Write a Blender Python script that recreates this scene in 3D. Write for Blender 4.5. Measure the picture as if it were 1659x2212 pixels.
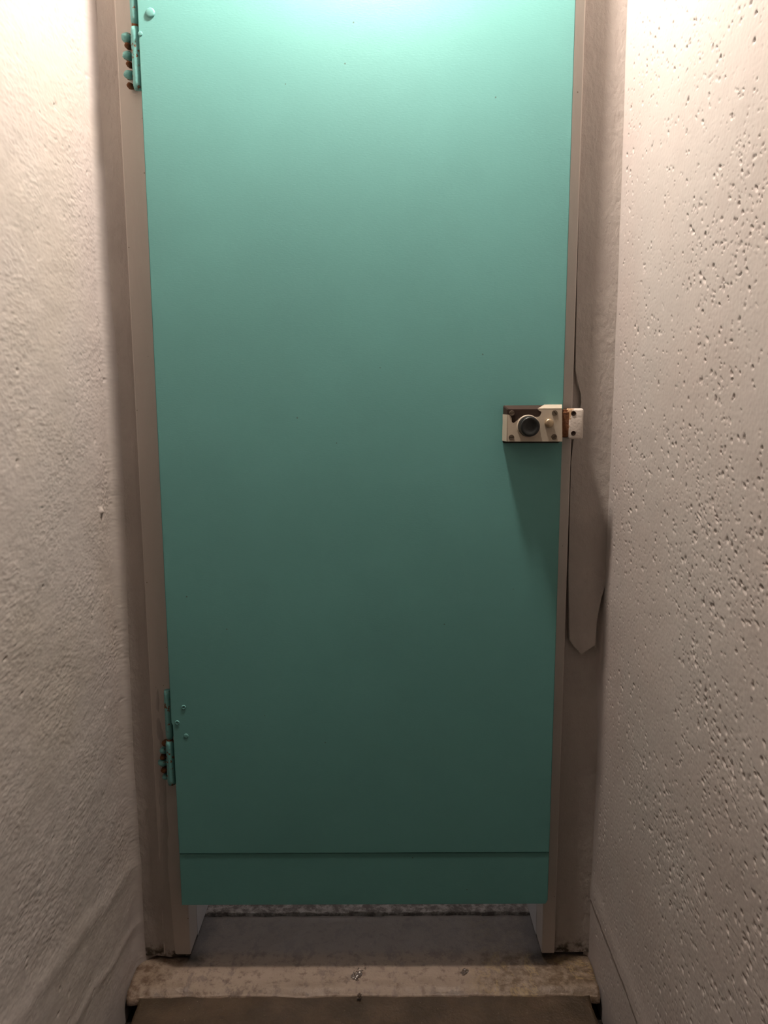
import bpy, bmesh, math
import numpy as np
from mathutils import Vector, Matrix, noise as mn

for o in list(bpy.data.objects):
    bpy.data.objects.remove(o)
SC = bpy.context.scene
COL = SC.collection

# ------------------------------------------------------------------ camera
FPX, W0, H0 = 1661.0, 1659.0, 2212.0
CAMZ = 1.180
Dn = np.array([41.5, 10904.0, 1661.0]); Dn /= np.linalg.norm(Dn)      # world down, seen in camera axes
Fw = np.array([0, 0, 1.0]) - Dn[2] * Dn; Fw /= np.linalg.norm(Fw)
Xw = np.cross(Dn, Fw)
R = np.array([Xw, Fw, -Dn])                                            # camera axes -> world
cam = bpy.data.cameras.new('camera')
cam.sensor_fit = 'VERTICAL'; cam.sensor_height = 24.0; cam.lens = 24.0 * FPX / H0
cam.clip_start = 0.02
camo = bpy.data.objects.new('camera', cam); COL.objects.link(camo)
Mw = Matrix.Identity(4)
for i in range(3):
    Mw[i][0] = R[i][0]; Mw[i][1] = -R[i][1]; Mw[i][2] = -R[i][2]
Mw[2][3] = CAMZ
camo.matrix_world = Mw
SC.camera = camo

# ------------------------------------------------------------------ world, lights, exposure
world = bpy.data.worlds.new('world'); SC.world = world; world.use_nodes = True
world.node_tree.nodes['Background'].inputs[0].default_value = (0.5, 0.55, 0.65, 1)
world.node_tree.nodes['Background'].inputs[1].default_value = 0.02
SC.view_settings.view_transform = 'Standard'; SC.view_settings.look = 'None'
SC.view_settings.gamma = 1.0; SC.view_settings.use_curve_mapping = False
SC.view_settings.exposure = 0.0
LAMP_POS = (-0.02, 1.245, 2.29)
LAMP_W, LAMP_COL, LAMP_R = 101.0, (1.0, 0.86, 0.76), 0.055
BACKROOM_W = 13.0

def at(px, py, Y):
    """world point seen at photo pixel (px, py) on the plane y = Y"""
    c = R @ np.array([(px - W0 / 2) / FPX, (py - H0 / 2) / FPX, 1.0])
    return Vector((c[0] / c[1] * Y, Y, CAMZ + c[2] / c[1] * Y))
def at_x(px, py, X):
    c = R @ np.array([(px - W0 / 2) / FPX, (py - H0 / 2) / FPX, 1.0])
    return Vector((X, c[1] / c[0] * X, CAMZ + c[2] / c[0] * X))
def at_z(px, py, Z):
    c = R @ np.array([(px - W0 / 2) / FPX, (py - H0 / 2) / FPX, 1.0])
    k = (Z - CAMZ) / c[2]
    return Vector((c[0] * k, c[1] * k, Z))

# ------------------------------------------------------------------ key planes
Y_DOOR, Y_BACK = 1.430, 1.464          # door front and back face
Y_FRAME, Y_END = 1.468, 1.482          # frame face, end wall
X_L, X_R = -0.525, 0.434               # corridor walls
OP_L, OP_R = -0.413, 0.330             # clear opening
FR_L, FR_R = -0.470, 0.3575             # outer edges of the steel frame
D_L, D_R = -0.417, 0.331               # door leaf
D_BOT = at(785, 1955, Y_DOOR).z
D_TOP, OP_TOP, CEIL = 1.99, 1.98, 2.62
Y_NOSE = at_z(800, 2143, 0.0).y        # front edge of the pale slab
Y_CRACK = at_z(800, 1978, 0.0).y
Y_REAR = -3.0

# ------------------------------------------------------------------ materials
class NT:
    def __init__(s, name):
        s.m = bpy.data.materials.new(name); s.m.use_nodes = True
        s.t = s.m.node_tree; s.b = s.t.nodes['Principled BSDF']
        s.co = s.t.nodes.new('ShaderNodeTexCoord').outputs['Object']
    def link(s, a, b): s.t.links.new(a, b)
    def _in(s, sock, v):
        if hasattr(v, 'is_output'): s.link(v, sock)
        else: sock.default_value = v
    def mapping(s, scale=(1, 1, 1), loc=(0, 0, 0), rot=(0, 0, 0)):
        n = s.t.nodes.new('ShaderNodeMapping'); s.link(s.co, n.inputs[0])
        n.inputs['Scale'].default_value = scale; n.inputs['Location'].default_value = loc; n.inputs['Rotation'].default_value = rot
        return n.outputs[0]
    def noise(s, scale, detail=3, rough=.55, vec=None, dist=0):
        n = s.t.nodes.new('ShaderNodeTexNoise'); s.link(vec or s.co, n.inputs['Vector'])
        n.inputs['Scale'].default_value = scale; n.inputs['Detail'].default_value = detail
        n.inputs['Roughness'].default_value = rough; n.inputs['Distortion'].default_value = dist
        return n.outputs[0]
    def voro(s, scale, vec=None, feature='F1', rnd=1.0):
        n = s.t.nodes.new('ShaderNodeTexVoronoi'); s.link(vec or s.co, n.inputs['Vector'])
        n.feature = feature; n.inputs['Scale'].default_value = scale; n.inputs['Randomness'].default_value = rnd
        return n
    def math(s, op, a, b=0.0, c=0.0, clamp=False):
        n = s.t.nodes.new('ShaderNodeMath'); n.operation = op; n.use_clamp = clamp
        for k, v in enumerate((a, b, c)): s._in(n.inputs[k], v)
        return n.outputs[0]
    def ramp(s, v, lo, hi, a=0.0, b=1.0):
        n = s.t.nodes.new('ShaderNodeMapRange'); n.interpolation_type = 'SMOOTHSTEP'
        s._in(n.inputs[0], v); s._in(n.inputs[1], lo); s._in(n.inputs[2], hi); s._in(n.inputs[3], a); s._in(n.inputs[4], b)
        return n.outputs[0]
    def mix(s, f, a, b):
        n = s.t.nodes.new('ShaderNodeMix'); n.data_type = 'RGBA'
        s._in(n.inputs[0], f)
        for k, v in ((6, a), (7, b)):
            s._in(n.inputs[k], v if hasattr(v, 'is_output') else (*v, 1))
        return n.outputs[2]
    def xyz(s):
        n = s.t.nodes.new('ShaderNodeSeparateXYZ'); s.link(s.co, n.inputs[0]); return n.outputs
    def bump(s, h, dist, strength=1.0, prev=None):
        n = s.t.nodes.new('ShaderNodeBump'); s.link(h, n.inputs['Height'])
        n.inputs['Distance'].default_value = dist; n.inputs['Strength'].default_value = strength
        if prev: s.link(prev, n.inputs['Normal'])
        return n.outputs[0]
    def out(s, color=None, rough=None, normal=None, metal=None, spec=None):
        if color is not None: s._in(s.b.inputs['Base Color'], color if hasattr(color, 'is_output') else (*color, 1))
        if rough is not None: s._in(s.b.inputs['Roughness'], rough)
        if metal is not None: s._in(s.b.inputs['Metallic'], metal)
        if spec is not None: s._in(s.b.inputs['Specular IOR Level'], spec)
        if normal is not None: s.link(normal, s.b.inputs['Normal'])
        return s.m

WALL_C = (0.37, 0.338, 0.32)
def mat_wall(name, c2):
    n = NT(name)
    col = n.mix(n.ramp(n.noise(3.5, 2), .35, .7), WALL_C, tuple(a * b for a, b in zip(WALL_C, c2)))
    return n.out(col, .6, spec=.3)
def mat_wall_end():
    n = NT('skimmed_beige_plaster')
    nr = n.bump(n.noise(60, 4, .6, n.mapping((1.3, 1, .8))), .0036, .65)
    z = n.xyz()[2]
    grime = n.math('MULTIPLY', n.ramp(z, .012, .05, 1, 0), n.ramp(n.noise(45, 4, .65), .38, .6))
    col = n.mix(n.ramp(n.noise(6, 4), .4, .7), (.39, .355, .325), (.355, .32, .295))
    col = n.mix(grime, col, (.05, .042, .03))
    return n.out(col, .6, nr, spec=.3)
def mat_frame():
    n = NT('beige_frame_paint')
    nr = n.bump(n.noise(60, 3, vec=n.mapping((1, 1, .25))), .0012, .5)
    dots = n.ramp(n.voro(38).outputs['Distance'], .03, .06, 1, 0)
    col = n.mix(dots, (.47, .43, .395), (.2, .16, .12))
    return n.out(col, .5, nr, spec=.35)
DOOR_C = (0.098, 0.268, 0.255)
def mat_door(name='teal_door_paint', c=DOOR_C):
    n = NT(name)
    st = n.noise(330, 1, .6, n.mapping((.45, 1, 1.4)))
    nr = n.bump(st, .00022, .5)
    dots = n.ramp(n.voro(17).outputs['Distance'], .018, .03, 1, 0)
    col = n.mix(n.ramp(n.noise(3, 3), .35, .7), c, tuple(k * .93 for k in c))
    col = n.mix(dots, col, (.06, .11, .10))
    return n.out(col, .52, nr, spec=.35)
def mat_hinge():
    n = NT('chipped_teal_over_rust')
    r = n.ramp(n.noise(95, 4, .65), .56, .63)
    col = n.mix(r, (.11, .31, .30), (.13, .05, .02))
    return n.out(col, n.ramp(r, 0, 1, .45, .85), n.bump(n.noise(180, 3), .0012, .7), spec=.4)
def mat_rust(name='dark_rust', c1=(.055, .022, .012), c2=(.2, .085, .035)):
    n = NT(name)
    return n.out(n.mix(n.noise(170, 4, .7), c1, c2), .85, n.bump(n.noise(260, 3), .001, .8), spec=.2)
def mat_plain(name, c, rough=.5, metal=0.0, spec=.4, bump=.0004, sc=220, var=.12):
    n = NT(name)
    col = n.mix(n.noise(sc * .4, 3), tuple(k * (1 - var) for k in c), tuple(min(1, k * (1 + var)) for k in c))
    return n.out(col, rough, n.bump(n.noise(sc, 3), bump, .6), metal, spec)
def mat_keeper():
    n = NT('white_paint_with_rust')
    x, y, z = n.xyz()
    k = n.math('ADD', n.math('MULTIPLY', x, -42.0), n.math('MULTIPLY', z, 14.0))
    k = n.math('ADD', k, n.math('MULTIPLY', n.noise(85, 4, .65), 1.5))
    r = n.ramp(k, 1.02, 1.18)
    col = n.mix(r, (.52, .47, .42), n.mix(n.noise(200, 3), (.2, .10, .045), (.34, .24, .14)))
    return n.out(col, n.ramp(r, 0, 1, .4, .8), n.bump(n.noise(110, 4, .6), .0016, .7), spec=.4)
def mat_slab():
    n = NT('worn_concrete_slab')
    x, y, z = n.xyz()
    a = n.noise(16, 5, .65); b = n.noise(55, 5, .7); c = n.noise(7, 3)
    col = n.mix(n.ramp(a, .35, .68), (0.1650, 0.1238, 0.0908), (0.1980, 0.1540, 0.1183))
    col = n.mix(n.ramp(b, .50, .66), col, (0.1000, 0.0710, 0.0500))
    col = n.mix(n.math('MULTIPLY', n.ramp(n.noise(24, 5, .7, n.mapping((1, .6, 1), (3, 1, 0))), .54, .62), .6), col, (0.0800, 0.0600, 0.0500))
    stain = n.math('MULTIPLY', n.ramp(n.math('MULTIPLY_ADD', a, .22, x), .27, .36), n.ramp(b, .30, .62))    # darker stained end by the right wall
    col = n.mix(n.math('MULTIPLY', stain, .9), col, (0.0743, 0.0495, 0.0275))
    och = n.math('MULTIPLY', n.ramp(n.math('ABSOLUTE', n.math('SUBTRACT', n.noise(9, 5, .7, dist=.6), .5)), 0, .03, 1, 0), n.ramp(x, .14, .24))
    col = n.mix(n.math('MULTIPLY', och, .7), col, (0.1980, 0.1430, 0.0715))
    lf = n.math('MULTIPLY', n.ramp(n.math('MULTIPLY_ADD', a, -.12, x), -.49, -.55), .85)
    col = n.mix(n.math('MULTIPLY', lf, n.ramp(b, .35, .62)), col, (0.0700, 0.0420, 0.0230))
    # mould that has grown along the foot of the jambs
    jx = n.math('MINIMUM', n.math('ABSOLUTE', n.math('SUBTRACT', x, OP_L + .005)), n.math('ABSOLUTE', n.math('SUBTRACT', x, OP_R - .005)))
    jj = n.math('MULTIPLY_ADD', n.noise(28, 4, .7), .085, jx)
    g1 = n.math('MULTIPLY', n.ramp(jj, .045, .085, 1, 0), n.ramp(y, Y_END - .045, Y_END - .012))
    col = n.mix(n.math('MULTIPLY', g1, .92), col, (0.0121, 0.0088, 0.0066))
    inner = n.ramp(y, Y_END - .015, Y_END + .02)  # slab turns greyer under the door, its cool shadow put into the colour
    col = n.mix(n.math('MULTIPLY', inner, .6), col, (0.1485, 0.1320, 0.1265))
    nr = n.bump(b, .003, .6); nr = n.bump(n.noise(190, 4, .65), .0012, .6, nr); nr = n.bump(c, .008, .5, nr)
    return n.out(col, n.ramp(a, .35, .65, .42, .7), nr, spec=.4)
def mat_floor():
    n = NT('damp_brown_concrete')
    a = n.noise(13, 5, .65); b = n.noise(60, 5, .7)
    col = n.mix(n.ramp(a, .35, .68), (0.0250, 0.0155, 0.0070), (0.0460, 0.0290, 0.0150))
    col = n.mix(n.ramp(b, .55, .75), col, (0.0190, 0.0135, 0.0085))
    sp = n.ramp(n.voro(60).outputs['Distance'], .05, .09, 1, 0)
    col = n.mix(n.math('MULTIPLY', sp, .5), col, (0.1650, 0.1430, 0.1100))
    nr = n.bump(b, .003, .6); nr = n.bump(n.noise(200, 4, .6), .0012, .6, nr)
    return n.out(col, .55, nr, spec=.35)
def mat_sill():
    n = NT('broken_grey_concrete')
    b = n.noise(60, 5, .7)
    col = n.mix(n.ramp(b, .4, .65), (0.12, 0.10, 0.09), (0.34, 0.30, 0.275))
    return n.out(col, .8, n.bump(b, .006, .9), spec=.3)
def mat_water():
    n = NT('spilled_water')
    m = n.out((.06, .042, .03), .10, None, spec=1.0)
    return m
def mat_emit(name, c, s):
    n = NT(name); n.out((.9, .88, .8), .3)
    n.b.inputs['Emission Color'].default_value = (*c, 1); n.b.inputs['Emission Strength'].default_value = s
    return n.m

M = dict(wr=mat_wall('pitted_white_plaster', (.97, .94, .93)), wl=mat_wall('rolled_white_plaster', (.97, .96, .92)), we=mat_wall_end(), fr=mat_frame(), door=mat_door(),
         hinge=mat_hinge(), rust=mat_rust(), keeper=mat_keeper(), slab=mat_slab(), floor=mat_floor(), sill=mat_sill(),
         water=mat_water(), case=mat_plain('bare_brown_steel', (.022, .012, .008), .75, 0, .2),
         paint=mat_plain('beige_lock_paint', (.38, .33, .26), .42, 0, .4, .0003, 160, .05),
         black=mat_plain('black_plastic', (.008, .009, .009), .38, 0, .4, .0002, 200),
         brass=mat_plain('dull_brass', (.42, .33, .22), .35, .85, .5, .0002, 300),
         screw=mat_plain('grimy_steel', (.12, .095, .07), .5, .6, .4, .0003, 300),
         dark=mat_plain('black_joint_shadow', (.012, .01, .008), .95, 0, .1, .002, 60),  # near-black colour stands in for the shadow down in the open joints
         ceil=mat_plain('white_ceiling_paint', (.34, .32, .30), .7, 0, .25, .002, 60, .03),
         plainw=mat_plain('plain_white_plaster', (.34, .31, .29), .7, 0, .25, .002, 60, .03),
         jambin=mat_plain('grey_reveal_plaster', (.55, .53, .53), .65, 0, .3, .002, 70, .08),
         steelw=mat_plain('white_enamel', (.75, .74, .70), .35, 0, .45))

# ------------------------------------------------------------------ helpers
def obj(name, me, mat, parent=None, smooth=False):
    if isinstance(me, bmesh.types.BMesh):
        b = me; me = bpy.data.meshes.new(name); bmesh.ops.recalc_face_normals(b, faces=b.faces[:]); b.to_mesh(me); b.free()
    o = bpy.data.objects.new(name, me); COL.objects.link(o)
    if mat: me.materials.append(mat)
    if parent: o.parent = parent
    if smooth:
        for p in me.polygons: p.use_smooth = True
    return o
def empty(name, loc=(0, 0, 0), parent=None):
    o = bpy.data.objects.new(name, None); COL.objects.link(o); o.location = loc; o.empty_display_size = .05
    if parent: o.parent = parent
    return o
def tag(o, label=None, cat=None, group=None, kind=None):
    for k, v in (('label', label), ('category', cat), ('group', group), ('kind', kind)):
        if v: o[k] = v
    return o
def box_bm(x0, x1, y0, y1, z0, z1, bevel=0.0, seg=2):
    b = bmesh.new(); bmesh.ops.create_cube(b, size=1)
    for v in b.verts:
        v.co = Vector((x0 + (v.co.x + .5) * (x1 - x0), y0 + (v.co.y + .5) * (y1 - y0), z0 + (v.co.z + .5) * (z1 - z0)))
    if bevel: bmesh.ops.bevel(b, geom=b.edges[:] , offset=bevel, segments=seg, affect='EDGES', profile=.5)
    return b
def grid(us, vs, f, close=False):
    """mesh of a parameter grid; f(u, v) -> xyz"""
    nu, nv = len(us), len(vs)
    V = [f(u, v) for v in vs for u in us]
    F = [(j * nu + i, j * nu + i + 1, (j + 1) * nu + i + 1, (j + 1) * nu + i) for j in range(nv - 1) for i in range(nu - 1)]
    return V, F
def mesh(name, V, F):
    me = bpy.data.meshes.new(name); me.from_pydata([tuple(v) for v in V], [], F); me.update(); return me
def lathe(profile, segs=32, axis='Y', rim=None):
    """profile [(r, h)], h along -Y (towards the corridor) or +Z"""
    b = bmesh.new(); rings = []
    for r, h in profile:
        ring = []
        for i in range(segs):
            a = 2 * math.pi * i / segs
            c, s = r * math.cos(a), r * math.sin(a)
            ring.append(b.verts.new((c, -h, s) if axis == 'Y' else (c, s, h)))
        rings.append(ring)
    for k in range(len(rings) - 1):
        for i in range(segs):
            b.faces.new((rings[k][i], rings[k][(i + 1) % segs], rings[k + 1][(i + 1) % segs], rings[k + 1][i]))
    b.faces.new(rings[0]); b.faces.new(rings[-1])
    return b
def prism(pts, nrm, th):
    """flat polygon given a thickness along nrm"""
    b = bmesh.new(); n = Vector(nrm).normalized() * th
    lo = [b.verts.new(p) for p in pts]; hi = [b.verts.new(Vector(p) + n) for p in pts]
    b.faces.new(lo); b.faces.new(hi[::-1])
    for i in range(len(pts)):
        j = (i + 1) % len(pts); b.faces.new((lo[i], lo[j], hi[j], hi[i]))
    return b
def fbm(p, s, o=3): return mn.fractal(Vector(p) * s, 1.0, 2.0, o)
def gauss(d, s): return math.exp(-.5 * min(40.0, abs(d / s)) ** 2)
def sig(t): return 1 / (1 + math.exp(max(-60.0, min(60.0, t))))
def steps(*seg):
    out = []
    for a, b, d in seg:
        n = max(1, int(round((b - a) / d)))
        out += [a + (b - a) * i / n for i in range(n)]
    return out + [seg[-1][1]]

# ------------------------------------------------------------------ the setting: side walls
rng = np.random.default_rng(7)
_lat = rng.uniform(0, 2 * np.pi, (512, 512)); _gx, _gy = np.cos(_lat), np.sin(_lat)
def vnoise(x, y, scale, seed=0, octv=3, pers=.5):
    """gradient noise on arrays, about -1..1"""
    tot = np.zeros_like(x, dtype=float); amp = 1.0; sc = scale
    for o in range(octv):
        X = x * sc + seed * 17.3 + o * 31.7; Y = y * sc + seed * 5.1 + o * 11.9
        xi, yi = np.floor(X).astype(int), np.floor(Y).astype(int); fx, fy = X - xi, Y - yi
        u, v = fx * fx * fx * (fx * (fx * 6 - 15) + 10), fy * fy * fy * (fy * (fy * 6 - 15) + 10)
        def g(i, j): a_, b_ = (xi + i) % 512, (yi + j) % 512; return _gx[a_, b_] * (fx - i) + _gy[a_, b_] * (fy - j)
        tot += amp * 1.4 * ((g(0, 0) * (1 - u) + g(1, 0) * u) * (1 - v) + (g(0, 1) * (1 - u) + g(1, 1) * u) * v)
        amp *= pers; sc *= 2.0
    return tot
def npg(d, s_): return np.exp(-.5 * np.minimum(np.abs(d / s_), 30) ** 2)
def npsig(t): return 1 / (1 + np.exp(np.clip(t, -50, 50)))
def pits(ys, zs, D, n, dens, rlo, rhi, depth, seed, rag=.5):
    """press ragged pits into the relief D[z, y]; dens(y, z) is the chance of keeping one"""
    r = np.random.default_rng(seed)
    py, pz = r.uniform(ys[0], ys[-1], n), r.uniform(0.0, 1.95, n)
    keep = r.uniform(0, 1, n) < dens(py, pz)
    for y, z in zip(py[keep], pz[keep]):
        rad = rlo + (rhi - rlo) * r.random() ** 2.2; el = 1 + .8 * r.random(); an = r.normal(.9, .5); k = depth * (.5 + .7 * r.random()) * min(1.3, rad / rlo * .6)
        m = rad * el * 1.7
        i0, i1 = np.searchsorted(ys, (y - m, y + m)); j0, j1 = np.searchsorted(zs, (z - m, z + m))
        if i1 <= i0 or j1 <= j0: continue
        A, B = np.meshgrid(ys[i0:i1] - y, zs[j0:j1] - z)
        p, q = A * math.cos(an) + B * math.sin(an), -A * math.sin(an) + B * math.cos(an)
        e = np.hypot(p / el, q) / rad + rag * vnoise(A + y, B + z, .8 / rad, seed, 1)
        D[j0:j1, i0:i1] -= k * npsig((e - .75) / .12)
def wall(name, X, sgn, ys, zs, D, rad, mat, lab):
    """relief D[z, u] on a side wall that turns through a fillet of radius rad(z) into the end wall"""
    U, Z = np.meshgrid(ys, zs); Rd = rad(Z); S = Y_END - Rd
    ang = np.where(U > S, (U - S) / Rd * (np.pi / 2), 0.0); y0 = np.minimum(U, S)
    d = D * (1 - .8 * np.sin(ang))
    px = X + sgn * (Rd * (1 - np.cos(ang)) + np.cos(ang) * d); py = y0 + Rd * np.sin(ang) - np.sin(ang) * d
    co = np.stack([px, py, Z], -1).reshape(-1, 3)
    nz, nu = U.shape; I = np.arange(nz * nu).reshape(nz, nu)
    q = np.stack([I[:-1, :-1], I[:-1, 1:], I[1:, 1:], I[1:, :-1]], -1).reshape(-1, 4)
    if sgn > 0: q = q[:, ::-1]
    me = bpy.data.meshes.new(name); me.vertices.add(len(co)); me.vertices.foreach_set('co', co.ravel())
    me.loops.add(q.size); me.loops.foreach_set('vertex_index', q.ravel().astype(np.int32))
    me.polygons.add(len(q)); me.polygons.foreach_set('loop_start', (np.arange(len(q)) * 4).astype(np.int32))
    me.polygons.foreach_set('use_smooth', np.ones(len(q), bool)); me.update(calc_edges=True); me.validate()
    return tag(obj(name, me, mat), lab, 'wall', kind='structure')
zs = np.array(steps((-.075, .0, .01), (.0, 1.95, .0015), (1.95, CEIL, .02)))
# left wall: roller stipple, lumps, a swollen band near the floor
ys = np.array(steps((Y_REAR, .4, .1), (.4, .9, .008), (.9, 1.42, .003), (1.42, Y_END, .002)))
U, Z = np.meshgrid(ys, zs)
zr = .225 + .19 * (1.40 - U) + .006 * vnoise(U, U * 0, 8, 3); k = Z - zr
low = npsig(k / .02)
D = .0030 * vnoise(U, Z, 3, 1) + .0007 * vnoise(U, Z, 22, 2, 2)
D += (.00055 * vnoise(U, Z, 95, 4, 2) + .00060 * vnoise(U, Z, 200, 5, 2)) * (1 - .45 * low) * (.75 + .5 * vnoise(U, Z, 7, 6, 2))
D += .0022 * npg(k, .014) + .0028 * low + .0016 * npg(k + .13, .008)
blob = at_x(217, 1105, X_L); D += .006 * npg(np.hypot(U - blob.y, Z - blob.z), .0045)
pits(ys, zs, D, 9000, lambda y, z: .35 + .5 * vnoise(y, z, 6, 8, 2), .0016, .0045, .0011, 11)
WL = wall('wall_left', X_L, 1, ys, zs, D, lambda z: .018 + .030 * np.clip((1.55 - z) / 1.2, 0, 1), M['wl'], 'left corridor wall, white roller-stippled plaster with a swollen band near the floor')
# right wall: smooth plaster full of pits, a groove above the foot
ys = np.array(steps((Y_REAR, .3, .1), (.3, .72, .006), (.72, 1.42, .0019), (1.42, Y_END, .002)))
U, Z = np.meshgrid(ys, zs)
zg = .118 + .05 * (U - 1.30) + .005 * vnoise(U, U * 0, 7, 9); k = Z - zg
D = .0022 * vnoise(U, Z, 3, 21, 2) + .0003 * vnoise(U, Z, 18, 22, 2) + .00020 * vnoise(U, Z, 190, 23, 2)
D += (.0030 * np.exp(-np.clip(k, 0, 1) / .035) + .0012 * npg(k - .028, .014)) * npsig(-k / .0016)
dn = lambda y, z: np.clip(.30 + .75 * vnoise(y, z, 4.2, 24, 3) + .28 * np.clip((1.20 - y) / .3, -.2, 1), .05, 1) * np.clip((z - .10) / .1, .08, 1) * np.clip((Y_END - .015 - y) / .03, 0, 1)
pits(ys, zs, D, 48000, dn, .0013, .0034, .0019, 31, .6)
pits(ys, zs, D, 85000, lambda y, z: np.clip(dn(y, z), .45, 1) ** 1.4 * np.clip((Y_END - .012 - y) / .02, 0, 1), .0010, .0020, .0016, 32, .5)
WR = wall('wall_right', X_R, -1, ys, zs, D, lambda z: .006 + .006 * np.clip((1.3 - z) / 1.0, 0, 1), M['wr'], 'right corridor wall, white plaster full of small pits')

# ------------------------------------------------------------------ end wall around the opening
def end_face(x, z):
    d = .0012 * fbm((x * 3, z, 21.), 4.0)
    d += (.0125 * sig((z - .75) / .16) if x < OP_L else .006 * sig((z - .55) / .05))
    if x < OP_L:
        k = min(1.0, max(0.0, (OP_L - x) / .02))
        # runs of old plaster down the hinge side
        d += k * .004 * gauss(x - (-.455 + .008 * fbm((0, z, 2.), 3)), .008) * max(0, min(1, (1.25 - z) / .5))
        d += k * .003 * max(0, fbm((x * 2.2, z * .8, 44.), 16.)) * max(0, min(1, (.95 - z) / .4))
    else:
        d += .0025 * max(0, fbm((x, z, 61.), 24.)) * gauss(x - (X_R - .012), .014) * max(0, min(1, (z - .9) / .15))
    return (x, Y_END - d, z)
Vs, Fs = [], []
def add(V, F):
    k = len(Vs); Vs.extend(V); Fs.extend([tuple(i + k for i in f) for f in F])
zw = steps((.007, .4, .006), (.4, OP_TOP, .012))
add(*grid(steps((X_L + .0, OP_L, .005)), zw, end_face))
add(*grid(steps((OP_R, X_R, .005)), zw, end_face))
add(*grid(steps((X_L, X_R, .03)), steps((OP_TOP, CEIL, .03)), lambda x, z: (x, Y_END, z)))
WE = obj('wall_end', mesh('wall_end', Vs, Fs), M['we'], smooth=True)
tag(WE, 'beige plastered end wall strips around the teal door', 'wall', kind='structure')
Y_IN = Y_END + .30
Vs, Fs = [], []
for x in (OP_L, OP_R):
    add(*grid([Y_END + .049, Y_IN], [.006, OP_TOP], lambda y, z, x=x: (x, y, z)))
add(*grid([OP_L, OP_R], [Y_END, Y_IN], lambda x, y: (x, y, OP_TOP)))
obj('reveal', mesh('reveal', Vs, Fs), M['jambin'], WE)
# filler strip between frame and side wall: ends in a blunt point
lf = [(1262, -60), (1258, 200), (1252, 420), (1247, 600), (1244, 740), (1243, 800), (1247, 830), (1256, 850), (1257, 870), (1250, 900),
      (1238, 955), (1233, 1000), (1229, 1150), (1227, 1250), (1228, 1380), (1238, 1396), (1254, 1412)]
rt = [(1260, 1408), (1286, 1392), (1288, 1340), (1296, 1290), (1322, 1220), (1330, 1100), (1338, 950), (1346, 750), (1354, 560), (1362, 380), (1370, 180), (1380, -60)]
pts = [at(x, y, Y_END - .008) for x, y in lf + rt]
zhi, zlo = max(p.z for p in pts), min(p.z for p in pts)
for p in pts: p.y = Y_END - .004 - .009 * (zhi - p.z) / (zhi - zlo)      # leans out towards its lower end
b = bmesh.new()
fr = [b.verts.new(p) for p in pts]; bk = [b.verts.new(p + Vector((0, .018, 0))) for p in pts]
b.faces.new(fr)
for i in range(len(fr)):
    j = (i + 1) % len(fr); b.faces.new((fr[i], fr[j], bk[j], bk[i]))
bmesh.ops.bevel(b, geom=[e for e in b.edges if all(v in fr for v in e.verts)], offset=.0016, segments=2, affect='EDGES')
tag(obj('filler_strip', b, M['we'], WE), 'thick plaster strip ending in a blunt point beside the lock')

# ------------------------------------------------------------------ other room faces
def quad(name, pts, mat, lab, cat):
    b = bmesh.new(); b.faces.new([b.verts.new(p) for p in pts])
    return tag(obj(name, b, mat), lab, cat, kind='structure')
quad('wall_back', [(X_L, Y_REAR, -.08), (X_R, Y_REAR, -.08), (X_R, Y_REAR, CEIL), (X_L, Y_REAR, CEIL)], M['plainw'], 'plain plaster wall closing the corridor behind the viewer', 'wall')
b = box_bm(X_L - .1, X_R + .1, Y_REAR, Y_END + .1, CEIL, CEIL + .1)
tag(obj('ceiling', b, M['ceil']), 'low white painted corridor ceiling above the door', 'ceiling', kind='structure')

# ------------------------------------------------------------------ floor: damp slab with open joints at the walls, pale slab under the door
FLOOR = empty('floor'); tag(FLOOR, 'brown concrete floor with a paler slab at the door', 'floor', kind='structure')
def slab_mesh(name, x_l, x_r, ys, top, depth, mat, edge_noise=.003):
    nx = 150
    V, F = [], []
    for j, y in enumerate(ys):
        xl = x_l(y) + edge_noise * fbm((0, y, 1.), 30); xr = x_r(y) + edge_noise * fbm((5, y, 1.), 30)
        for i in range(nx + 1):
            x = xl + (xr - xl) * i / nx
            V.append(top(x, y, i in (0, nx), j in (0,)))
    w = nx + 1
    for j in range(len(ys) - 1):
        for i in range(nx): F.append((j * w + i, j * w + i + 1, (j + 1) * w + i + 1, (j + 1) * w + i))
    ring = [i for i in range(w)] + [j * w + nx for j in range(1, len(ys))] + [(len(ys) - 1) * w + i for i in range(nx - 1, -1, -1)] + [j * w for j in range(len(ys) - 2, 0, -1)]
    k = len(V)
    for q in ring: V.append((V[q][0], V[q][1], V[q][2] - depth))
    n = len(ring)
    for a in range(n):
        c = (a + 1) % n; F.append((ring[a], k + a, k + c, ring[c]))
    return obj(name, mesh(name, V, F), mat, FLOOR, True)
wl = lambda y: X_L + .002
wr = lambda y: X_R - .002
def nose(x): return Y_NOSE + .004 * fbm((x, 0, 7.), 9) + .0012 * fbm((x, 0, 7.), 60)
ysl = steps((0, .02, .002), (.02, 1.0, .03))
YB = Y_CRACK - .003
def top_slab(x, y, side, front):
    t = (y - Y_NOSE) / (YB - Y_NOSE)
    yy = nose(x) + t * (YB + .0025 * fbm((x, 3, 2.), 20) - nose(x))
    z = .0016 * fbm((x, yy, 4.), 14) + .0008 * fbm((x, yy, 14.), 60)
    z -= .008 * gauss(yy - nose(x), .006)
    z -= .004 * gauss(x - X_R, .03) + .005 * gauss(x - X_L, .025)
    if t > .97: z += .0012
    return (x, yy, z)
s = slab_mesh('threshold_slab', lambda y: X_L + .003 + .006 * max(0, (1.43 - y) / .1), lambda y: X_R - .003 - .005 * max(0, (1.43 - y) / .1),
              [Y_NOSE + t * (YB - Y_NOSE) for t in ysl], top_slab, .015, M['slab'])
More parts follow.
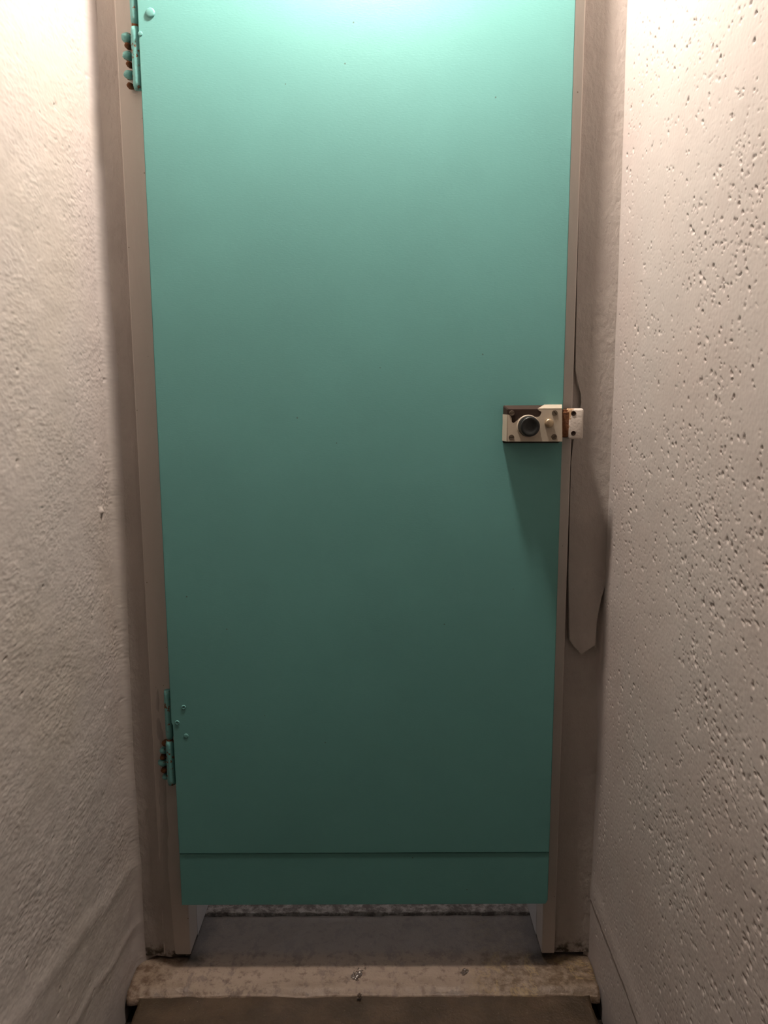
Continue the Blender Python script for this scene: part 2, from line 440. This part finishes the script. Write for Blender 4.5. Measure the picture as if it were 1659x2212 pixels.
tag(s, 'pale worn concrete slab under the door')
def top_floor(x, y, side, front):
    return (x, y, -.011 + .0016 * fbm((x, y, 6.), 11) + .0007 * fbm((x, y, 16.), 55))
gapl = lambda y: X_L + .031 + .004 * gauss(y - 1.33, .04)
gapr = lambda y: X_R - .025 - .003 * gauss(y - 1.33, .04)
s = slab_mesh('damp_slab', gapl, gapr, steps((Y_REAR, .8, .1), (.8, 1.20, .02), (1.20, Y_NOSE + .012, .006)), top_floor, .05, M['floor'])
tag(s, 'dark damp brown concrete in front of the pale slab')
b = box_bm(X_L - .02, X_R + .02, Y_REAR, Y_END + .12, -.12, -.066)
obj('joint_bed', b, M['dark'], FLOOR)
# broken concrete behind the crack, and the dim space the door closes off
def top_sill(x, y, side, front):
    z = .004 + .004 * fbm((x, y, 8.), 22) + .002 * fbm((x, y, 18.), 70)
    return (x, y + (.004 * fbm((x, 0, 9.), 25) if front else 0), z)
s = slab_mesh('broken_sill', lambda y: OP_L - .02, lambda y: OP_R + .02, steps((Y_CRACK + .004, Y_CRACK + .07, .005), (Y_CRACK + .07, Y_IN + .6, .06)), top_sill, .05, M['sill'])
tag(s, 'broken grey concrete behind the crack under the door')
b = box_bm(-.9, .8, Y_IN, Y_IN + .6, -.07, CEIL)
fs = [f for f in b.faces if f.normal.y < -.5]
bmesh.ops.delete(b, geom=fs, context='FACES')
# front of the space beyond is the back of the end wall, open at the doorway
def hole(pts): b.faces.new([b.verts.new(p) for p in pts])
hole([(-.9, Y_IN, -.07), (OP_L, Y_IN, -.07), (OP_L, Y_IN, CEIL), (-.9, Y_IN, CEIL)])
hole([(OP_R, Y_IN, -.07), (.8, Y_IN, -.07), (.8, Y_IN, CEIL), (OP_R, Y_IN, CEIL)])
hole([(OP_L, Y_IN, OP_TOP), (OP_R, Y_IN, OP_TOP), (OP_R, Y_IN, CEIL), (OP_L, Y_IN, CEIL)])
tag(obj('wall_far', b, M['jambin']), 'plain walls of the dim space behind the door', 'wall', kind='structure')
L = bpy.data.lights.new('fill_beyond', 'POINT'); L.energy = BACKROOM_W; L.color = (1.0, .92, .90); L.shadow_soft_size = .15  # unseen fill light added behind the door to brighten the gap at its foot
lo = bpy.data.objects.new('fill_beyond', L); COL.objects.link(lo); lo.location = (-.05, Y_IN + .3, 1.7)

# ------------------------------------------------------------------ steel door frame
FRAME = empty('trim_1', (0, 0, 0)); tag(FRAME, 'beige painted steel door frame around the teal door', 'door frame', kind='structure')
zf = .010
obj('jamb', box_bm(FR_L, OP_L, Y_FRAME, Y_END + .05, zf, OP_TOP, .0022), M['fr'], FRAME)
obj('jamb', box_bm(OP_R, FR_R, Y_FRAME, Y_END + .05, zf, OP_TOP, .0022), M['fr'], FRAME)
obj('head', box_bm(FR_L, FR_R, Y_FRAME, Y_END + .05, OP_TOP, OP_TOP + .045, .0022), M['fr'], FRAME)

# ------------------------------------------------------------------ door
DOOR = empty('door_1', ((D_L + D_R) / 2, Y_DOOR, D_BOT))
tag(DOOR, 'teal painted flat metal door with a small rim lock', 'door', kind='structure')
def under(o, parent=DOOR):            # keep world position
    o.parent = parent; o.matrix_parent_inverse = parent.matrix_world.inverted(); return o
bpy.context.view_layer.update()
Z_SEAM = at(785, 1844, Y_DOOR).z; Z_NOTCH = at(372, 1563, Y_DOOR).z
out = [(D_L + .001, Z_SEAM + .0012), (D_L + .001, Z_NOTCH - .003), (D_L + .0005, Z_NOTCH), (D_L - .0025, Z_NOTCH + .001), (D_L - .0015, D_TOP), (D_R, D_TOP), (D_R, Z_SEAM + .0012)]
b = bmesh.new()
f0 = [b.verts.new((x, Y_DOOR, z)) for x, z in out]; f1 = [b.verts.new((x, Y_BACK, z)) for x, z in out]
b.faces.new(f0); b.faces.new(f1[::-1])
for i in range(len(out)):
    j = (i + 1) % len(out); b.faces.new((f0[i], f0[j], f1[j], f1[i]))
bmesh.ops.bevel(b, geom=[e for e in b.edges if all(v in f0 for v in e.verts)], offset=.0012, segments=2, affect='EDGES')
under(tag(obj('leaf', b, M['door']), 'large teal sheet of the door'))
c1, c2 = D_R - .004, D_BOT
out = [(D_L + .001, D_BOT), (D_L + .001, Z_SEAM), (D_R, Z_SEAM), (D_R, D_BOT + .008), (D_R - .004, D_BOT)]
b = prism([Vector((x, Y_DOOR + .0012, z)) for x, z in out], (0, 1, 0), Y_BACK - Y_DOOR - .0012)
bmesh.ops.bevel(b, geom=[e for e in b.edges if all(abs(v.co.y - Y_DOOR - .0012) < 1e-5 for v in e.verts)], offset=.001, segments=2, affect='EDGES')
under(tag(obj('kick_panel', b, M['door']), 'narrow teal panel along the foot of the door'))

# screw and rivet heads painted over
def head_mesh(r, h, dish):
    p = [(r, -.001), (r, h * .4), (r * .85, h * .9), (r * .7, h)]
    p += [(r * .55, h * .8), (r * .3, h * .15), (r * .05, h * .1)] if dish else [(r * .4, h * 1.12), (r * .05, h * 1.15)]
    return lathe(p, 20)
for px, py, r, h, dish in ((325, 28, .0080, .0030, False), (303, 73, .004, .0014, False), (397, 1528, .0046, .0014, True), (383, 1561, .0046, .0014, True), (402, 1590, .0048, .0009, False)):
    o = obj('screw_head', head_mesh(r, h, dish), M['door'], None, True); o.location = at(px, py, Y_DOOR)
    bpy.context.view_layer.update(); under(o)

# hinges: two barrels on a pin, the lower one welded to the frame
def hinge(y_top, y_gap, y_bot, xa, xb, blobs, lab):
    yh = Y_DOOR + .012
    g = at(xa, y_gap, yh); t = at(xa, y_top, yh); e = at(xb, y_bot, yh)
    H = empty('hinge', (D_L - .0100, yh, e.z)); bpy.context.view_layer.update(); under(H); tag(H, lab)
    x0 = D_L - .0100
    def barrel(name, z0, z1, r, seed, mat):
        n = 24; rows = 14; V, F = [], []
        for k in range(rows + 1):
            z = z0 + (z1 - z0) * k / rows
            rr = r * (.82 if k in (0, rows) else 1)
            for i in range(n):
                a = 2 * math.pi * i / n
                q = rr * (1 + .035 * fbm((math.cos(a) * .01, math.sin(a) * .01, z + seed), 80))
                V.append((q * math.cos(a), q * math.sin(a), z - e.z))
        for k in range(rows):
            for i in range(n): F.append((k * n + i, k * n + (i + 1) % n, (k + 1) * n + (i + 1) % n, (k + 1) * n + i))
        F.append(tuple(range(n))[::-1]); F.append(tuple(rows * n + i for i in range(n)))
        return obj(name, mesh(name, V, F), mat, H, True)
    barrel('upper_barrel', g.z + .002, t.z, .0075, 1., M['hinge'])
    barrel('lower_barrel', e.z, g.z - .002, .0085, 2., M['hinge'])
    barrel('pin', g.z - .006, g.z + .006, .0062, 3., M['rust'])
    for k, (bx, by, r, mk) in enumerate(blobs):
        p = at(bx, by, yh + .010)
        b = bmesh.new(); bmesh.ops.create_icosphere(b, subdivisions=3, radius=1)
        for v in b.verts:
            q = 1 + .16 * fbm(tuple(v.co + Vector((k * 3., 0, 0))), 1.6)
            v.co = Vector((v.co.x * r * q * 1.3, v.co.y * .012, v.co.z * r * q))
        o = obj('weld_bead', b, M[mk], H, True); o.location = (p.x - x0 + .0015, .014, p.z - e.z)
hinge(-150, 57, 194, 288, 295, [(272, 80, .0078, 'hinge'), (274, 98, .0045, 'rust'), (274, 119, .0075, 'hinge'), (277, 138, .0045, 'rust'), (277, 160, .0075, 'hinge'), (279, 184, .0045, 'rust')],
      'upper hinge with three round teal weld beads')
hinge(1490, 1597, 1694, 364, 368, [(355, 1606, .0055, 'rust'), (352, 1622, .0065, 'hinge'), (351, 1636, .0055, 'rust'), (350, 1648, .008, 'hinge'), (354, 1664, .006, 'rust'), (357, 1678, .006, 'hinge')],
      'lower hinge with rusty ragged weld')

# ------------------------------------------------------------------ rim lock
YF = Y_DOOR - .030
def C(cx, cy): return 1040 + cx / 5.53, 840 + cy / 5.53      # detail-crop coordinates -> photo pixels
def front(cx, cy, y=None): return at(*C(cx, cy), YF if y is None else y)
bl, br = at(1086, 0, Y_DOOR).x, .3365
p00 = front(304, 632); p11 = front(969, 240)
zb, zt = at(1150, 957, Y_DOOR).z, at(1150, 875, Y_DOOR).z
b = bmesh.new()
bk = [b.verts.new(v) for v in ((at(1086, 917, Y_DOOR).x, Y_DOOR, zb), (p11.x + .0015, Y_DOOR, zb), (p11.x + .0015, Y_DOOR, zt), (at(1086, 917, Y_DOOR).x, Y_DOOR, zt))]
ft = [b.verts.new(v) for v in ((p00.x, YF, p00.z), (p11.x, YF, p00.z), (p11.x, YF, p11.z), (p00.x, YF, p11.z))]
b.faces.new(bk[::-1]); b.faces.new(ft)
for i in range(4):
    j = (i + 1) % 4; b.faces.new((bk[i], bk[j], ft[j], ft[i]))
LBL = at(1086, 917, Y_DOOR).x
bmesh.ops.bevel(b, geom=b.edges[:], offset=.0012, segments=2, affect='EDGES')
LOCK = obj('rim_lock', b, M['case']); under(LOCK)
tag(LOCK, 'beige rim lock with chipped paint and a round black knob')
def sub(o): o.parent = LOCK; o.matrix_parent_inverse = LOCK.matrix_world.inverted(); return o
bpy.context.view_layer.update()
chip = [(312, 306), (334, 312), (352, 330), (360, 352), (364, 396), (384, 408), (408, 392), (432, 372), (452, 350), (492, 326), (516, 316), (540, 330), (590, 326), (640, 334), (676, 336), (700, 322), (712, 296), (716, 274), (694, 262), (668, 247), (700, 243), (962, 243), (965, 629), (309, 629)]
sub(obj('paint_layer', prism([front(x, y) for x, y in chip], (0, -1, 0), .0007), M['paint']))
def side(p_front, p_base, th, nrm): return prism(p_front + p_base, nrm, th)
pf = [Vector((front(x, 243).x, YF, p11.z)) for x in (672, 720, 800, 880, 962)]
pb = [Vector((at(C(x, 200)[0], 877, Y_DOOR).x, Y_DOOR - d, zt - .0002)) for x, d in ((955, .004), (915, .0), (860, .0), (790, .002), (742, .006))]
nr = (Vector((0, Y_DOOR, zt)) - Vector((0, YF, p11.z))).cross(Vector((1, 0, 0)))
if nr.z < 0: nr = -nr
sub(obj('paint_layer', prism(pf + pb, nr, .0011), M['paint']))
zz = [front(310, y).z for y in (308, 400, 520, 629)]
pf = [Vector((p00.x, YF, z)) for z in zz]; pb = [Vector((LBL, Y_DOOR - d, z)) for z, d in zip(zz[::-1], (.002, .001, .003, .001))]
nl = (Vector((LBL, Y_DOOR, 0)) - Vector((p00.x, YF, 0))).cross(Vector((0, 0, 1)))
if nl.x > 0: nl = -nl
sub(obj('paint_layer', prism(pf + pb, nl, .0008), M['paint']))
o = obj('knob', lathe([(.0185, -.001), (.0190, .004), (.0183, .006), (.0175, .021), (.0168, .0230), (.0158, .0236), (.0120, .0228), (.0100, .0216), (.006, .0210), (.001, .0208)], 40), M['black'], None, True)
o.location = front(556, 446); bpy.context.view_layer.update(); sub(tag(o, 'round black plastic knob with dished face'))
o = obj('knob_collar', lathe([(.0205, -.001), (.0205, .0012), (.0195, .0022), (.0165, .0022)], 40), M['paint'], None, True)
o.location = front(556, 446); bpy.context.view_layer.update(); sub(o)
o = obj('snib_button', lathe([(.0078, -.001), (.0078, .0075), (.0068, .0088), (.0035, .0093), (.0005, .0094)], 28), M['brass'], None, True)
o.location = front(803, 408); bpy.context.view_layer.update(); sub(tag(o, 'small dull brass button'))
def screw_mesh(r, ang):
    b = bmesh.new(); n = 12
    base = [b.verts.new((r * math.cos(2 * math.pi * i / 24), -.0004, r * math.sin(2 * math.pi * i / 24))) for i in range(24)]
    b.faces.new(base)
    w = r * .2
    for sg in (1, -1):
        a0 = math.asin(w / r); P = []
        for i in range(n + 1):
            a = a0 + (math.pi - 2 * a0) * i / n
            P.append((r * math.cos(a), sg * r * math.sin(a)))
        P = [(x * math.cos(ang) - z * math.sin(ang), x * math.sin(ang) + z * math.cos(ang)) for x, z in P]
        lo = [b.verts.new((x, -.0003, z)) for x, z in P]; hi = [b.verts.new((x * .93, -.0018, z * .93)) for x, z in P]
        b.faces.new(hi)
        for i in range(len(P)):
            j = (i + 1) % len(P); b.faces.new((lo[i], lo[j], hi[j], hi[i]))
    return b
for cx, cy, a in ((362, 290, .25), (874, 287, 2.2), (357, 578, .15), (868, 573, .7)):
    o = obj('screw', screw_mesh(.0050, a), M['screw']); o.location = front(cx, cy) + Vector((0, -.0006, 0)); bpy.context.view_layer.update(); sub(o)
# rusty bolt showing in the gap
g0, g1 = front(985, 600, YF + .012), front(1022, 262, YF + .012)
sub(tag(obj('bolt', box_bm(p11.x - .004, g1.x + .006, YF + .010, YF + .024, g0.z + .004, g1.z - .002, .001), M['rust']), 'rusty brown bolt'))

# keeper on the frame
k0, k1 = front(990, 604, Y_DOOR - .022), front(1226, 236, Y_DOOR - .022)
KX, KZ = (k0.x + k1.x) / 2, (k0.z + k1.z) / 2
hw, hh = (k1.x - k0.x) / 2, (k1.z - k0.z) / 2
b = box_bm(-hw + .007, hw, -.022, .032, -hh, hh, .0042, 3)
for v in b.verts:
    v.co.z += .0008 * fbm(tuple(v.co), 60); v.co.x += .0006 * fbm(tuple(v.co + Vector((1, 0, 0))), 60)
KEEP = obj('lock_keeper', b, M['keeper'], None, True); KEEP.location = (KX, Y_DOOR, KZ); bpy.context.view_layer.update()
KEEP.parent = FRAME; tag(KEEP, 'white painted lock keeper with rust, on the frame')
# its back flange, lower, rusty towards the lock
b = box_bm(-hw, -hw + .010, -.008, .030, -hh + .003, hh - .002, .0008)
obj('rusty_lip', b, M['rust'], KEEP)
for cx, cy in ((1098, 530), (1100, 292)):
    p = front(cx, cy, Y_DOOR - .022)
    o = obj('screw', lathe([(.0044, -.001), (.0044, .0004), (.0034, .0009), (.0026, .0004), (.0018, .0002), (.0004, .0002)], 20), M['case'], KEEP, True)
    o.location = (p.x - KX, -.022, p.z - KZ)

# ------------------------------------------------------------------ spilled water on the slab
def puddle(px, py, rx, ry, seed, lab):
    c = at_z(px, py, .0); n = 56; V, F = [], []
    for j in range(n + 1):
        for i in range(n + 1):
            u, v = i / n * 2 - 1, j / n * 2 - 1
            x, y = u * rx * 1.15, v * ry * 1.15
            edge = math.hypot(u, v) * 1.15 + .45 * fbm((u + seed, v, seed), 1.7)
            m = max(0.0, min(1.0, (1.0 - edge) / .25))
            hgt = .0014 * m + m * .0022 * fbm((x, y, seed), 270, 2) - .0030 * (1 - m)
            V.append((x + .5 * y * .35, y, hgt))
    for j in range(n):
        for i in range(n): F.append((j * (n + 1) + i, j * (n + 1) + i + 1, (j + 1) * (n + 1) + i + 1, (j + 1) * (n + 1) + i))
    o = obj('water_splash', mesh('water_splash', V, F), M['water'], None, True); o.location = (c.x, c.y, 0)
    tag(o, lab, 'water', 'water splashes on the pale slab')
puddle(774, 2104, .014, .022, 1.3, 'larger wet glinting splash in the middle of the pale slab')
puddle(1004, 2100, .010, .011, 4.7, 'small wet splash right of the larger one on the slab')
puddle(776, 2149, .0035, .005, 8.1, 'single tiny water drop at the front edge of the pale slab')

# ------------------------------------------------------------------ the lamp above the door (just out of the picture)
LX, LY, LZ = LAMP_POS
LAMP = empty('wall_lamp', (LX, Y_END, LZ)); tag(LAMP, 'wall lamp on an arm with an added light-blocking hood above the teal door', 'lamp')
obj('back_plate', lathe([(.05, 0), (.05, .008), (.044, .014), (.012, .016)], 32), M['steelw'], LAMP, True).location = (0, 0, .13)
arm = bmesh.new()
path = [(0, -.010, .13), (0, LY - Y_END + .03, .13), (0, LY - Y_END + .008, .125), (0, LY - Y_END, .112), (0, LY - Y_END, .085)]
rings = []
for k, p in enumerate(path):
    d = Vector(path[min(k + 1, len(path) - 1)]) - Vector(path[max(k - 1, 0)]); d.normalize()
    q = d.to_track_quat('Z', 'Y')
    rings.append([arm.verts.new(Vector(p) + q @ Vector((.008 * math.cos(a), .008 * math.sin(a), 0))) for a in [2 * math.pi * i / 16 for i in range(16)]])
for k in range(len(rings) - 1):
    for i in range(16): arm.faces.new((rings[k][i], rings[k][(i + 1) % 16], rings[k + 1][(i + 1) % 16], rings[k + 1][i]))
obj('arm', arm, M['steelw'], LAMP, True)
obj('socket', lathe([(.010, .05), (.019, .052), (.021, .085), (.012, .092)], 24, 'Z'), M['steelw'], LAMP, True).location = (0, LY - Y_END, 0)
obj('blocking_shade', lathe([(.020, .094), (.024, .090), (.075, .062), (.100, .030), (.101, .028), (.098, .028), (.072, .058), (.022, .085), (.018, .086)], 40, 'Z'), M['steelw'], LAMP, True).location = (0, LY - Y_END, 0)  # unseen hood added to keep the lamp's light off the ceiling
L = bpy.data.lights.new('bulb', 'POINT'); L.energy = LAMP_W; L.color = LAMP_COL; L.shadow_soft_size = LAMP_R
lo = bpy.data.objects.new('bulb', L); COL.objects.link(lo); lo.parent = LAMP; lo.location = (0, LY - Y_END, 0)
